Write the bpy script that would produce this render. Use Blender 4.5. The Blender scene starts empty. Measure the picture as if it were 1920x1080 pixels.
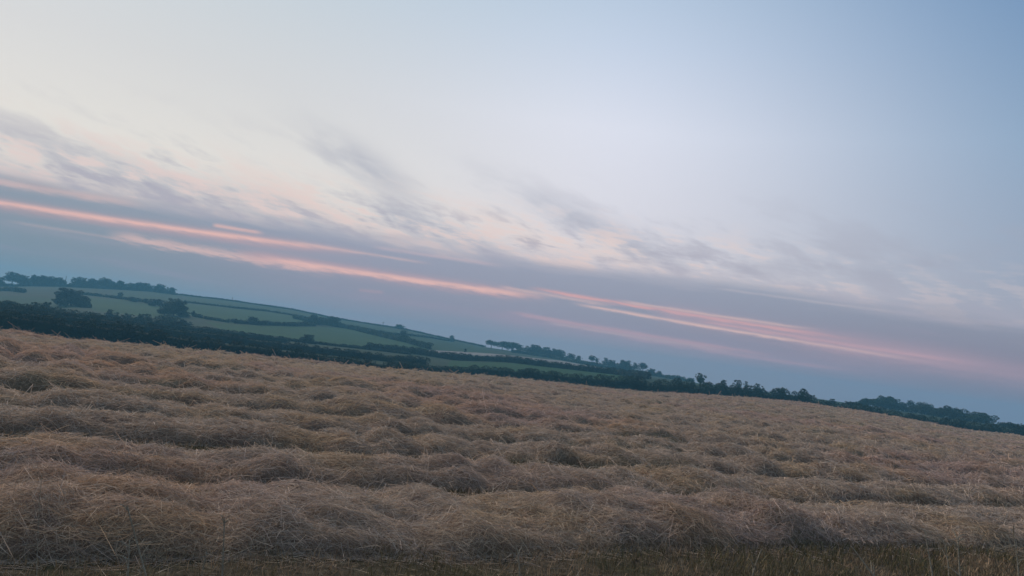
import bpy, math, random
import numpy as np

random.seed(7)
rng = np.random.default_rng(11)
sc = bpy.context.scene
COL = sc.collection

# ------------------------------------------------------------------ camera
FPX = 1400.0                      # focal length for a 1920 px wide frame
ROLL = math.radians(7.83)
PITCH = math.radians(5.1755)
CAM_H = 2.2
cR, sR, cP, sP = math.cos(ROLL), math.sin(ROLL), math.cos(PITCH), math.sin(PITCH)
cam_data = bpy.data.cameras.new("camera")
cam_data.sensor_fit = 'HORIZONTAL'
cam_data.sensor_width = 36.0
cam_data.lens = 36.0 * FPX / 1920.0
cam_data.clip_start = 0.05
cam_data.clip_end = 20000.0
cam = bpy.data.objects.new("camera", cam_data)
COL.objects.link(cam)
from mathutils import Matrix, Vector
_r = (cR, -sR * sP, sR * cP)
_u = (-sR, -cR * sP, cR * cP)
_f = (0.0, cP, sP)
cam.matrix_world = Matrix(((_r[0], _u[0], -_f[0], 0), (_r[1], _u[1], -_f[1], 0),
                           (_r[2], _u[2], -_f[2], CAM_H), (0, 0, 0, 1)))
sc.camera = cam


def ray(x, y):
    """survey: a sighting through the photograph -> direction in the world"""
    dx, dy = x - 960.0, y - 540.0
    u = dx * cR + dy * sR
    d = -dx * sR + dy * cR
    return u, FPX * cP + d * sP, FPX * sP - d * cP


def azel(x, y):
    u, fy, fz = ray(x, y)
    return math.degrees(math.atan2(u, fy)), math.degrees(math.atan2(fz, math.hypot(u, fy)))


def to_pix(az, el):
    """az, el in degrees (arrays) -> photo pixel"""
    a, e = np.radians(az), np.radians(el)
    X, Y, Z = np.sin(a) * np.cos(e), np.cos(a) * np.cos(e), np.sin(e)
    r = X * _r[0] + Y * _r[1] + Z * _r[2]
    u = X * _u[0] + Y * _u[1] + Z * _u[2]
    f = np.maximum(X * _f[0] + Y * _f[1] + Z * _f[2], 1e-4)
    return 960 + FPX * r / f, 540 - FPX * u / f


def ground_point(x, y, z=0.0):
    u, fy, fz = ray(x, y)
    t = (CAM_H - z) / -fz
    return u * t, fy * t


# ------------------------------------------------------------------ render settings
sc.render.engine = 'CYCLES'
sc.cycles.use_denoising = True
sc.cycles.max_bounces = 5
sc.cycles.diffuse_bounces = 3
sc.cycles.glossy_bounces = 1
sc.cycles.volume_bounces = 1
sc.cycles.caustics_reflective = False
sc.cycles.caustics_refractive = False
sc.view_settings.view_transform = 'Standard'
sc.view_settings.look = 'None'
sc.view_settings.gamma = 1.0
sc.view_settings.exposure = 0.0
sc.view_settings.use_curve_mapping = False

# ------------------------------------------------------------------ sky (world)
SUN_EL = 34.0                     # the soft glow of the sky reaches this high
SUN_AZ = -42.0                    # the sun has just set to the left of the view
world = bpy.data.worlds.new("World")
sc.world = world
world.use_nodes = True
wt = world.node_tree
wt.nodes.clear()


def s2l(c):
    return tuple(((v / 255.0) / 12.92 if v / 255.0 <= 0.04045 else ((v / 255.0 + 0.055) / 1.055) ** 2.4) for v in c)


class G:
    """tiny node-graph helper"""

    def __init__(self, tree):
        self.t = tree

    def put(self, sock, v):
        if isinstance(v, bpy.types.NodeSocket):
            self.t.links.new(v, sock)
        elif isinstance(v, (int, float)):
            sock.default_value = v
        else:
            v = tuple(v)
            n = len(sock.default_value)
            sock.default_value = v + (1.0,) if len(v) == 3 and n == 4 else v

    def m(self, op, a, b=None, c=None, clamp=False):
        n = self.t.nodes.new('ShaderNodeMath')
        n.operation = op
        n.use_clamp = clamp
        self.put(n.inputs[0], a)
        if b is not None:
            self.put(n.inputs[1], b)
        if c is not None:
            self.put(n.inputs[2], c)
        return n.outputs[0]

    def rng(self, v, a, b, lo=0.0, hi=1.0, smooth=True):
        n = self.t.nodes.new('ShaderNodeMapRange')
        n.interpolation_type = 'SMOOTHSTEP' if smooth else 'LINEAR'
        self.put(n.inputs[0], v)
        for i, q in enumerate((a, b, lo, hi)):
            self.put(n.inputs[i + 1], q)
        return n.outputs[0]

    def mix(self, f, a, b, mode='MIX'):
        n = self.t.nodes.new('ShaderNodeMix')
        n.data_type = 'RGBA'
        n.blend_type = mode
        self.put(n.inputs[0], f)
        self.put(n.inputs[6], a)
        self.put(n.inputs[7], b)
        return n.outputs[2]

    def xyz(self, x, y, z=0.0):
        n = self.t.nodes.new('ShaderNodeCombineXYZ')
        for i, q in enumerate((x, y, z)):
            self.put(n.inputs[i], q)
        return n.outputs[0]

    def noise(self, vec, scale=1.0, detail=4.0, rough=0.5, dist=0.0):
        n = self.t.nodes.new('ShaderNodeTexNoise')
        self.put(n.inputs['Vector'], vec)
        n.inputs['Scale'].default_value = scale
        n.inputs['Detail'].default_value = detail
        n.inputs['Roughness'].default_value = rough
        n.inputs['Distortion'].default_value = dist
        return n.outputs['Fac']

    def ramp(self, v, stops, interp='EASE'):
        n = self.t.nodes.new('ShaderNodeValToRGB')
        self.put(n.inputs[0], v)
        cr = n.color_ramp
        cr.interpolation = interp
        while len(cr.elements) < len(stops):
            cr.elements.new(0.5)
        for e, (p, c) in zip(cr.elements, stops):
            e.position = p
            e.color = tuple(c) + (1.0,)
        return n.outputs['Color']


g = G(wt)
tc = wt.nodes.new('ShaderNodeTexCoord')
sep = wt.nodes.new('ShaderNodeSeparateXYZ')
wt.links.new(tc.outputs['Generated'], sep.inputs[0])
dx_, dy_, dz_ = sep.outputs
AZ = g.m('MULTIPLY', g.m('ARCTAN2', dx_, dy_), 180 / math.pi)
EL = g.m('MULTIPLY', g.m('ARCSINE', dz_), 180 / math.pi)

# clear-sky colours: one vertical gradient towards the afterglow, one away from it
glow = g.m('MULTIPLY_ADD', g.m('COSINE', g.m('MULTIPLY', g.m('SUBTRACT', AZ, SUN_AZ), math.pi / 180)), 0.5, 0.5)
glow = g.rng(glow, 0.52, 0.99, smooth=False)
eln = g.m('DIVIDE', EL, 50.0, clamp=True)
near = g.ramp(eln, [(0.0, s2l((212, 200, 198))), (0.13, s2l((226, 214, 207))), (0.22, s2l((234, 228, 220))),
                    (0.34, s2l((217, 217, 217))), (0.60, s2l((184, 205, 220))), (1.0, s2l((148, 174, 202)))], 'LINEAR')
away = g.ramp(eln, [(0.0, s2l((170, 172, 190))), (0.13, s2l((162, 165, 182))), (0.22, s2l((152, 166, 188))),
                    (0.36, s2l((138, 165, 194))), (0.56, s2l((106, 142, 183))), (1.0, s2l((130, 160, 194)))], 'LINEAR')
midc = g.ramp(eln, [(0.0, s2l((205, 196, 204))), (0.13, s2l((228, 217, 219))), (0.24, s2l((230, 227, 235))),
                    (0.36, s2l((230, 232, 244))), (0.48, s2l((204, 216, 235))), (0.62, s2l((172, 195, 218))), (1.0, s2l((148, 174, 202)))], 'LINEAR')
base = g.mix(g.rng(glow, 0.62, 1.0), midc, near)
base = g.mix(g.rng(glow, 0.08, 0.74), away, base)
# the sky dims towards the side away from the sunset
dim = g.m('MULTIPLY_ADD', g.m('COSINE', g.m('MULTIPLY', g.m('SUBTRACT', AZ, SUN_AZ), math.pi / 180)), 0.5, 0.5)
dim = g.rng(dim, 0.0, 0.66, 0.62, 1.0)
dim = g.m('ADD', dim, g.rng(EL, 30.0, 90.0, 0.0, 0.4))
dim = g.m('MINIMUM', dim, 1.0)
skytex = wt.nodes.new('ShaderNodeTexSky')
skytex.sky_type = 'NISHITA'
skytex.sun_disc = False
skytex.sun_elevation = math.radians(SUN_EL)
skytex.sun_rotation = math.radians(SUN_AZ)
skytex.air_density = 1.2
skytex.dust_density = 1.5
nish = g.mix(1.0, skytex.outputs[0], (0.10, 0.10, 0.10), 'MULTIPLY')
base = g.mix(0.04, base, nish)

# shared noises in direction space (degrees)
vecS = g.xyz(g.m('MULTIPLY', AZ, 0.09), g.m('MULTIPLY_ADD', AZ, 0.030, g.m('MULTIPLY', EL, 1.0)), 0.0)
nS = g.m('SUBTRACT', g.noise(vecS, 1.0, 4.0, 0.55), 0.5)                       # long streaks
vecF = g.xyz(g.m('MULTIPLY', AZ, 0.60), g.m('MULTIPLY_ADD', AZ, 0.22, g.m('MULTIPLY', EL, 4.2)), 3.7)
nF = g.m('SUBTRACT', g.noise(vecF, 1.0, 5.0, 0.62, 0.2), 0.5)                   # fine ragged edges
# wispy cirrus: fibres that run down to the right
cw, sw = math.cos(math.radians(-14)), math.sin(math.radians(-14))
A1 = g.m('ADD', g.m('MULTIPLY', AZ, cw), g.m('MULTIPLY', EL, sw))
B1 = g.m('ADD', g.m('MULTIPLY', AZ, -sw), g.m('MULTIPLY', EL, cw))
vecW = g.xyz(g.m('MULTIPLY', A1, 0.075), g.m('MULTIPLY', B1, 0.42), 9.1)
nW = g.noise(vecW, 1.0, 6.0, 0.58, 0.25)
nWc = g.m('SUBTRACT', nW, 0.5)

vecM = g.xyz(g.m('MULTIPLY', A1, 0.27), g.m('MULTIPLY', B1, 0.85), 2.3)
nM = g.m('SUBTRACT', g.noise(vecM, 1.0, 5.0, 0.55, 0.15), 0.5)                 # mottled puffs

# pale and grey cirrus above the bank
cir_zone = g.m('MULTIPLY', g.rng(EL, 5.0, 7.5), g.rng(EL, 15.5, 9.5))
cir_zone = g.m('MULTIPLY', cir_zone, g.m('MULTIPLY', g.rng(AZ, 60.0, 10.0, 0.35, 1.0), g.rng(AZ, -38.0, -22.0, 0.5, 1.0)))
grey = g.m('MULTIPLY', g.rng(g.m('MULTIPLY_ADD', nM, 0.75, nW), 0.48, 0.74), cir_zone)
sky = g.mix(g.m('MULTIPLY', grey, 0.46), base, s2l((172, 170, 184)))
pale = g.m('MULTIPLY', g.rng(g.m('MULTIPLY_ADD', nM, 0.6, nW), 0.52, 0.30), g.m('MULTIPLY', g.rng(EL, 6.0, 8.0), g.rng(EL, 13.0, 9.0)))
pale = g.m('MULTIPLY', pale, g.rng(AZ, 25.0, 0.0))
sky = g.mix(g.m('MULTIPLY', pale, 0.60), sky, s2l((236, 216, 208)))


def blob(px, py, len_px, wid_px, ang, strength, col, sky):
    """one soft cirrus patch, given by its sighting, length, width and slope against the horizon"""
    a0, e0 = azel(px, py)
    c, s = math.cos(math.radians(ang)), math.sin(math.radians(ang))
    k = math.degrees(1 / FPX)
    L, W = len_px * k, wid_px * k
    da = g.m('SUBTRACT', AZ, a0)
    de = g.m('SUBTRACT', EL, e0)
    p = g.m('ADD', g.m('MULTIPLY', da, c / L), g.m('MULTIPLY', de, s / L))
    q = g.m('ADD', g.m('MULTIPLY', da, -s / W), g.m('MULTIPLY', de, c / W))
    q = g.m('MULTIPLY_ADD', nM, 1.6, g.m('MULTIPLY_ADD', nWc, 1.2, q))
    p = g.m('MULTIPLY_ADD', nM, 0.9, p)
    d2 = g.m('MULTIPLY_ADD', p, p, g.m('MULTIPLY', q, q))
    mk = g.m('EXPONENT', g.m('MULTIPLY', d2, -1.0))
    mk = g.m('MULTIPLY', mk, g.m('MULTIPLY_ADD', nM, 2.2, 0.9, clamp=True))
    return g.mix(g.m('MULTIPLY', mk, strength), sky, s2l(col))


GREYC = (170, 172, 187)
for b in [(690, 310, 105, 26, -24, 0.62), (1085, 410, 170, 24, -17, 0.55), (150, 300, 190, 24, -8, 0.28),
          (520, 385, 95, 17, -8, 0.6), (770, 415, 70, 22, -22, 0.6), (900, 462, 90, 16, -18, 0.6),
          (330, 345, 130, 14, -8, 0.4), (1480, 500, 90, 14, 4, 0.30), (1710, 497, 110, 13, 14, 0.34),
          (1780, 575, 130, 30, 8, 0.38), (1200, 470, 80, 18, -14, 0.45)]:
    sky = blob(*b, GREYC, sky)
for b in [(620, 400, 150, 16, -12, 0.45), (960, 430, 120, 26, -14, 0.50), (1140, 480, 110, 13, -8, 0.45)]:
    sky = blob(*b, (240, 218, 208), sky)

# the low slate-coloured cloud bank
edge_pts = [(-500, 265), (0, 340), (470, 420), (930, 490), (1300, 536), (1700, 590), (1920, 622), (2500, 705)]
ea = [azel(*p) for p in edge_pts]
fc = wt.nodes.new('ShaderNodeFloatCurve')
cv = fc.mapping.curves[0]
ea = sorted(ea)
ALO, AHI = -70.0, 70.0
while len(cv.points) < len(ea) + 2:
    cv.points.new(0.5, 0.5)
pts = [(0.0, ea[0][1] / 20)] + [((a - ALO) / (AHI - ALO), e / 20) for a, e in ea] + [(1.0, ea[-1][1] / 20)]
for p, (a, e) in zip(cv.points, pts):
    p.location = (a, e)
fc.mapping.update()
g.put(fc.inputs['Value'], g.rng(AZ, ALO, AHI, smooth=False))
bank_el = g.m('MULTIPLY', fc.outputs[0], 20.0)
dbank = g.m('SUBTRACT', EL, bank_el)
dbank = g.m('MULTIPLY_ADD', nS, 2.2, g.m('MULTIPLY_ADD', nM, 0.9, g.m('MULTIPLY_ADD', nF, 0.5, dbank)))
bank = g.rng(dbank, 1.15, -0.55)
veil = g.m('MULTIPLY', g.rng(dbank, 2.2, -0.2), g.m('MULTIPLY_ADD', nS, 1.6, 0.42, clamp=True))
b_near = g.ramp(g.m('DIVIDE', EL, 8.0, clamp=True), [(0.0, s2l((148, 148, 152))), (0.4, s2l((143, 149, 158))), (1.0, s2l((156, 163, 177)))], 'LINEAR')
b_mid = g.ramp(g.m('DIVIDE', EL, 8.0, clamp=True), [(0.0, s2l((158, 145, 154))), (0.4, s2l((156, 149, 164))), (1.0, s2l((164, 167, 184)))], 'LINEAR')
b_far = g.ramp(g.m('DIVIDE', EL, 8.0, clamp=True), [(0.0, s2l((146, 130, 144))), (0.45, s2l((144, 134, 150))), (1.0, s2l((156, 163, 179)))], 'LINEAR')
bankc = g.mix(g.rng(AZ, -34.0, -10.0), b_near, b_mid)
bankc = g.mix(g.rng(AZ, 4.0, 34.0), bankc, b_far)
sky = g.mix(veil, sky, s2l((186, 172, 184)))
fr = g.m('MULTIPLY', g.rng(dbank, 5.2, 1.6), g.rng(AZ, 30.0, 5.0, 0.35, 1.0))
frn = g.m('MULTIPLY_ADD', nM, 1.3, g.m('MULTIPLY', nF, 0.7))
sky = g.mix(g.m('MULTIPLY', g.m('MULTIPLY', fr, g.rng(frn, -0.04, 0.26)), 0.58), sky, s2l((176, 170, 184)))
sky = g.mix(g.m('MULTIPLY', g.m('MULTIPLY', fr, g.rng(frn, 0.02, -0.20)), 0.66), sky, s2l((240, 214, 206)))
sky = g.mix(bank, sky, bankc)
# mauve flush in the lower bank
fl = g.m('MULTIPLY', g.rng(nS, 0.02, 0.22), g.m('MULTIPLY', g.rng(EL, 0.5, 2.0), g.rng(EL, 6.5, 4.0)))
sky = g.mix(g.m('MULTIPLY', fl, 0.28), sky, s2l((176, 154, 172)))

# sunset-lit gaps: long thin streaks
PINK, HOT, ROSE = (232, 172, 168), (250, 196, 182), (184, 152, 168)


def streak(p0, p1, w_px, strength, col, sky, wob=0.5, brk=1.2, e0=0.12, e1=0.25):
    (a0, l0), (a1, l1) = azel(*p0), azel(*p1)
    sl = (l1 - l0) / (a1 - a0)
    w = w_px * math.degrees(1 / FPX)
    line = g.m('MULTIPLY_ADD', AZ, sl, l0 - sl * a0)
    d = g.m('SUBTRACT', EL, line)
    d = g.m('MULTIPLY_ADD', nF, wob, d)
    d = g.m('MULTIPLY', d, 1.0 / w)
    mk = g.m('EXPONENT', g.m('MULTIPLY', g.m('MULTIPLY', d, d), -1.0))
    win = g.m('MULTIPLY', g.rng(AZ, a0, a0 + (a1 - a0) * e0), g.rng(AZ, a1, a1 - (a1 - a0) * e1))
    mk = g.m('MULTIPLY', mk, win)
    mk = g.m('MULTIPLY', mk, g.m('MULTIPLY_ADD', nF, brk, 0.92, clamp=True))
    return g.mix(g.m('MULTIPLY', mk, strength), sky, s2l(col))


PEACH = (238, 196, 186)
S = [
    ((-900, 235), (740, 483), 10, 0.40, PINK, 0.30, 0.8), ((-900, 232), (720, 478), 4.2, 0.92, HOT, 0.25, 0.9),
    ((-300, 288), (300, 390), 6, 0.50, PEACH, 0.4, 1.2),
    ((395, 421), (500, 438), 3.0, 0.65, HOT, 0.2, 0.8),
    ((190, 437), (660, 515), 7, 0.80, PEACH, 1.0, 2.6),
    ((420, 470), (1060, 563), 10, 0.45, PINK, 0.7, 1.6), ((480, 482), (1050, 561), 4.5, 0.95, HOT, 0.45, 1.3),
    ((980, 537), (1640, 642), 3.4, 0.85, PINK, 0.35, 1.1), ((1200, 580), (1960, 704), 17, 0.42, (206, 166, 174), 0.7, 1.1),
    ((1060, 566), (1780, 684), 2.8, 0.85, PEACH, 0.25, 0.9), ((1150, 562), (1560, 622), 2.4, 0.55, PEACH, 0.3, 1.2),
    ((1300, 600), (1860, 686), 3.0, 0.60, (222, 172, 174), 0.3, 1.0), ((930, 536), (1160, 575), 2.8, 0.5, PEACH, 0.3, 1.2),
    ((940, 583), (1480, 672), 3.6, 0.66, (220, 170, 172), 0.35, 1.0), ((1010, 602), (1400, 664), 2.8, 0.45, PEACH, 0.3, 1.2),
    ((1150, 630), (1640, 702), 3.2, 0.50, (206, 164, 172), 0.3, 1.0), ((880, 585), (1800, 716), 17, 0.38, ROSE, 0.7, 1.1),
    ((640, 548), (1050, 610), 9, 0.22, ROSE, 0.5, 0.8), ((670, 543), (725, 549), 3, 0.22, PINK, 0.2, 0.5),
    ((1330, 538), (1720, 590), 2.0, 0.26, (216, 200, 202), 0.15, 1.2), ((690, 462), (960, 500), 3, 0.45, (214, 186, 190), 0.2, 1.0),
    ((540, 452), (820, 496), 2.4, 0.4, PEACH, 0.2, 1.2), ((0, 412), (420, 478), 2.4, 0.22, PEACH, 0.25, 1.2),
    ((1450, 628), (2500, 790), 20, 0.42, (196, 160, 170), 0.5, 0.8), ((-100, 400), (300, 470), 7, 0.20, (180, 165, 176), 0.5, 1.2),
]
for s_ in S:
    sky = streak(s_[0], s_[1], s_[2], s_[3], s_[4], sky, s_[5], s_[6])

bg = wt.nodes.new('ShaderNodeBackground')
sky = g.mix(1.0, sky, g.xyz(dim, dim, dim), 'MULTIPLY')
wt.links.new(sky, bg.inputs['Color'])
bg.inputs['Strength'].default_value = 1.0
wo = wt.nodes.new('ShaderNodeOutputWorld')
wt.links.new(bg.outputs[0], wo.inputs['Surface'])
world.cycles.sampling_method = 'MANUAL'
world.cycles.sample_map_resolution = 512

# ------------------------------------------------------------------ sun: only the last soft afterglow
sun_d = bpy.data.lights.new("sun", 'SUN')
sun_d.energy = 2.0
sun_d.angle = math.radians(24)
sun_d.color = (1.0, 0.86, 0.76)
sun = bpy.data.objects.new("sun", sun_d)
COL.objects.link(sun)
_se, _sa = math.radians(SUN_EL), math.radians(SUN_AZ)
_sv = Vector((math.sin(_sa) * math.cos(_se), math.cos(_sa) * math.cos(_se), math.sin(_se)))
sun.rotation_euler = _sv.to_track_quat('Z', 'Y').to_euler()
sun.location = (0, 0, 60)

# ------------------------------------------------------------------ helpers


def tag(o, label=None, category=None, group=None, kind=None):
    if label:
        o["label"] = label
    if category:
        o["category"] = category
    if group:
        o["group"] = group
    if kind:
        o["kind"] = kind
    return o


def np_mesh(name, verts, faces_flat, nper, mats, colors=None, smooth=False, mat_idx=None):
    """verts (n,3); faces_flat (m*nper) indices; colors per vertex"""
    me = bpy.data.meshes.new(name)
    verts = np.asarray(verts, dtype=np.float32)
    faces_flat = np.asarray(faces_flat, dtype=np.int32).ravel()
    nf = len(faces_flat) // nper
    me.vertices.add(len(verts))
    me.vertices.foreach_set("co", verts.ravel())
    me.loops.add(len(faces_flat))
    me.loops.foreach_set("vertex_index", faces_flat)
    me.polygons.add(nf)
    me.polygons.foreach_set("loop_start", np.arange(nf, dtype=np.int32) * nper)
    if smooth:
        me.polygons.foreach_set("use_smooth", np.ones(nf, dtype=bool))
    if mat_idx is not None:
        me.polygons.foreach_set("material_index", np.asarray(mat_idx, dtype=np.int32))
    for m in (mats if isinstance(mats, (list, tuple)) else [mats]):
        me.materials.append(m)
    if colors is not None:
        c = np.ones((len(verts), 4), dtype=np.float32)
        c[:, :3] = colors
        at = me.color_attributes.new("tint", 'FLOAT_COLOR', 'POINT')
        at.data.foreach_set("color", c.ravel())
    me.update(calc_edges=True)
    me.validate()
    return me


def obj(name, me, parent=None, loc=(0, 0, 0)):
    o = bpy.data.objects.new(name, me)
    COL.objects.link(o)
    o.location = loc
    if parent is not None:
        o.parent = parent
    return o


def _hash(ix, iy, seed):
    h = (ix.astype(np.int64) * 374761393 + iy.astype(np.int64) * 668265263 + seed * 1442695041) & 0x7fffffff
    h = ((h ^ (h >> 13)) * 1274126177) & 0x7fffffff
    h = h ^ (h >> 16)
    return (h & 0xffff) / 65535.0


def vnoise(x, y=None, seed=0):
    """value noise in 0..1"""
    x = np.asarray(x, dtype=np.float64)
    y = np.zeros_like(x) if y is None else np.asarray(y, dtype=np.float64)
    x, y = np.broadcast_arrays(x, y)
    ix, iy = np.floor(x), np.floor(y)
    fx, fy = x - ix, y - iy
    fx = fx * fx * (3 - 2 * fx)
    fy = fy * fy * (3 - 2 * fy)
    a = _hash(ix, iy, seed)
    b = _hash(ix + 1, iy, seed)
    c = _hash(ix, iy + 1, seed)
    d = _hash(ix + 1, iy + 1, seed)
    return (a * (1 - fx) + b * fx) * (1 - fy) + (c * (1 - fx) + d * fx) * fy


def fbm(x, y=None, seed=0, oct=3):
    s, a, t = 0.0, 0.5, 0.0
    for i in range(oct):
        k = 2.03 ** i
        s = s + a * vnoise(np.asarray(x) * k, None if y is None else np.asarray(y) * k, seed + 31 * i)
        t += a
        a *= 0.5
    return s / t


# ------------------------------------------------------------------ materials


def new_mat(name, rough=0.9, spec=0.2):
    m = bpy.data.materials.new(name)
    m.use_nodes = True
    nt = m.node_tree
    b = nt.nodes['Principled BSDF']
    b.inputs['Roughness'].default_value = rough
    b.inputs['Specular IOR Level'].default_value = spec
    return m, G(nt), b


def tint_mat(name, base, var=0.25, scale=0.6, rough=0.85, spec=0.15, transl=0.0):
    m, gg, b = new_mat(name, rough, spec)
    at = gg.t.nodes.new('ShaderNodeAttribute')
    at.attribute_name = "tint"
    tco = gg.t.nodes.new('ShaderNodeTexCoord')
    n = gg.noise(tco.outputs['Object'], scale, 4.0, 0.6)
    k = gg.rng(n, 0.25, 0.75, 1 - var, 1 + var, smooth=False)
    c = gg.mix(1.0, at.outputs['Color'], base, 'MULTIPLY')
    kk = gg.xyz(k, k, k)
    c = gg.mix(1.0, c, kk, 'MULTIPLY')
    gg.put(b.inputs['Base Color'], c)
    if transl > 0:
        tr = gg.t.nodes.new('ShaderNodeBsdfTranslucent')
        gg.put(tr.inputs['Color'], c)
        ms = gg.t.nodes.new('ShaderNodeMixShader')
        ms.inputs[0].default_value = transl
        out = gg.t.nodes['Material Output']
        gg.t.links.new(b.outputs[0], ms.inputs[1])
        gg.t.links.new(tr.outputs[0], ms.inputs[2])
        gg.t.links.new(ms.outputs[0], out.inputs['Surface'])
    return m


M_STRAW = tint_mat('straw_stalk', (1, 1, 1), 0.12, 3.0, 0.75, 0.25, 0.32)
M_LEAF = tint_mat('foliage', (1, 1, 1), 0.25, 0.25, 0.8, 0.15, 0.10)
M_GRASS = tint_mat('stubble_blade', (1, 1, 1), 0.2, 1.5, 0.85, 0.15, 0.15)


def mound_material():
    m, gg, b = new_mat('matted_straw', 0.95, 0.1)
    tco = gg.t.nodes.new('ShaderNodeTexCoord')
    P = tco.outputs['Object']
    mp = gg.t.nodes.new('ShaderNodeMapping')
    mp.inputs['Rotation'].default_value = (0, 0, math.radians(29.5))
    mp.inputs['Scale'].default_value = (9, 46, 46)
    gg.put(mp.inputs['Vector'], P)
    n1 = gg.noise(mp.outputs[0], 1.0, 5.0, 0.65, 1.2)
    n2 = gg.noise(P, 1.1, 3.0, 0.55)
    n3 = gg.noise(P, 0.13, 3.0, 0.55)
    c = gg.ramp(n1, [(0.25, (0.13, 0.09, 0.055)), (0.5, (0.32, 0.235, 0.165)), (0.75, (0.50, 0.38, 0.28))], 'LINEAR')
    c2 = gg.mix(gg.rng(n2, 0.35, 0.65), c, gg.mix(1.0, c, (1.0, 0.88, 0.86), 'MULTIPLY'))
    c3 = gg.mix(gg.rng(n3, 0.42, 0.62), c2, gg.mix(1.0, c2, (0.95, 1.0, 0.84), 'MULTIPLY'))
    gg.put(b.inputs['Base Color'], c3)
    bp = gg.t.nodes.new('ShaderNodeBump')
    bp.inputs['Strength'].default_value = 0.9
    bp.inputs['Distance'].default_value = 0.05
    gg.put(bp.inputs['Height'], n1)
    gg.t.links.new(bp.outputs[0], b.inputs['Normal'])
    return m


M_MOUND = mound_material()


def soil_material():
    m, gg, b = new_mat('stubble_soil', 0.95, 0.1)
    tco = gg.t.nodes.new('ShaderNodeTexCoord')
    P = tco.outputs['Object']
    n1 = gg.noise(P, 9.0, 8.0, 0.72)
    n2 = gg.noise(P, 0.5, 4.0, 0.6)
    c = gg.ramp(n1, [(0.3, (0.030, 0.024, 0.016)), (0.52, (0.085, 0.064, 0.040)), (0.68, (0.20, 0.15, 0.095))], 'LINEAR')
    c = gg.mix(gg.rng(n2, 0.45, 0.7), c, gg.mix(1.0, c, (0.85, 0.98, 0.70), 'MULTIPLY'))
    gg.put(b.inputs['Base Color'], c)
    bp = gg.t.nodes.new('ShaderNodeBump')
    bp.inputs['Strength'].default_value = 0.8
    bp.inputs['Distance'].default_value = 0.06
    gg.put(bp.inputs['Height'], n1)
    gg.t.links.new(bp.outputs[0], b.inputs['Normal'])
    return m


M_SOIL = soil_material()


def grass_material(name, c0, c1, sc1=0.02, sc2=0.25):
    m, gg, b = new_mat(name, 0.95, 0.1)
    tco = gg.t.nodes.new('ShaderNodeTexCoord')
    P = tco.outputs['Object']
    n1 = gg.noise(P, sc1, 4.0, 0.6)
    n2 = gg.noise(P, sc2, 4.0, 0.7)
    c = gg.mix(gg.rng(n1, 0.35, 0.65), c0, c1)
    k = gg.rng(n2, 0.3, 0.7, 0.75, 1.25, smooth=False)
    c = gg.mix(1.0, c, gg.xyz(k, k, k), 'MULTIPLY')
    gg.put(b.inputs['Base Color'], c)
    bp = gg.t.nodes.new('ShaderNodeBump')
    bp.inputs['Strength'].default_value = 0.5
    bp.inputs['Distance'].default_value = 0.4
    gg.put(bp.inputs['Height'], n2)
    gg.t.links.new(bp.outputs[0], b.inputs['Normal'])
    return m


M_ROUGH = grass_material('rough_grass', (0.022, 0.038, 0.016), (0.032, 0.046, 0.020), 0.03)
M_GREEN = grass_material('pasture_green', (0.016, 0.054, 0.013), (0.023, 0.062, 0.017))
M_GREEN2 = grass_material('pasture_dull_green', (0.016, 0.045, 0.015), (0.022, 0.050, 0.018))
M_PALE = grass_material('pale_stubble_strip', (0.20, 0.17, 0.15), (0.25, 0.21, 0.18), 0.05)
M_BARK = grass_material('bark', (0.035, 0.028, 0.022), (0.055, 0.045, 0.035), 0.5, 4.0)
M_STEM = grass_material('dry_stem', (0.42, 0.34, 0.24), (0.52, 0.43, 0.31), 3.0, 30.0)
M_WOODPOLE = grass_material('weathered_pole', (0.06, 0.055, 0.05), (0.09, 0.08, 0.07), 1.0, 6.0)

# ------------------------------------------------------------------ terrain
edge_px = [(-300, 585), (-120, 602), (0, 617), (200, 638), (480, 665), (700, 688), (960, 708), (1200, 734), (1387, 744), (1500, 754),
           (1631, 773), (1719, 788), (1806, 805), (1916, 817), (2060, 838), (2300, 872)]
foot_px = [(-300, 560), (0, 590), (200, 606), (400, 622), (560, 641), (720, 659), (850, 675), (960, 681), (1100, 698),
           (1200, 709), (1300, 722), (1500, 748), (1700, 776), (1920, 806), (2300, 860)]
ridge_px = [(-300, 505), (-60, 531), (0, 537), (60, 536), (120, 537), (200, 541), (283, 546), (327, 552), (425, 563), (500, 574), (545, 580),
            (625, 597), (700, 609), (760, 618), (845, 637), (905, 650), (980, 661), (1060, 675), (1150, 691), (1220, 704),
            (1300, 717), (1400, 730), (1500, 743), (1600, 757), (1700, 771), (1800, 785), (1920, 802), (2300, 855)]


def curve_el(pts):
    a = sorted(azel(*p) for p in pts)
    aa, ee = np.array([q[0] for q in a]), np.array([q[1] for q in a])
    return lambda az: np.interp(az, aa, ee)


el_edge, el_foot, el_ridge = curve_el(edge_px), curve_el(foot_px), curve_el(ridge_px)


def r_edge(az):
    return np.interp(az, [-60, -34, -20, -10, 0, 10, 20, 30, 36, 60], [52, 55, 63, 75, 90, 108, 130, 152, 166, 190])


def r_foot(az):
    return np.interp(az, [-60, -34, 0, 20, 60], [330, 330, 330, 320, 320])


def r_ridge(az):
    return np.interp(az, [-60, -34, -20, -5, 0, 8, 16, 60], [800, 800, 780, 720, 640, 600, 520, 520])


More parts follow.
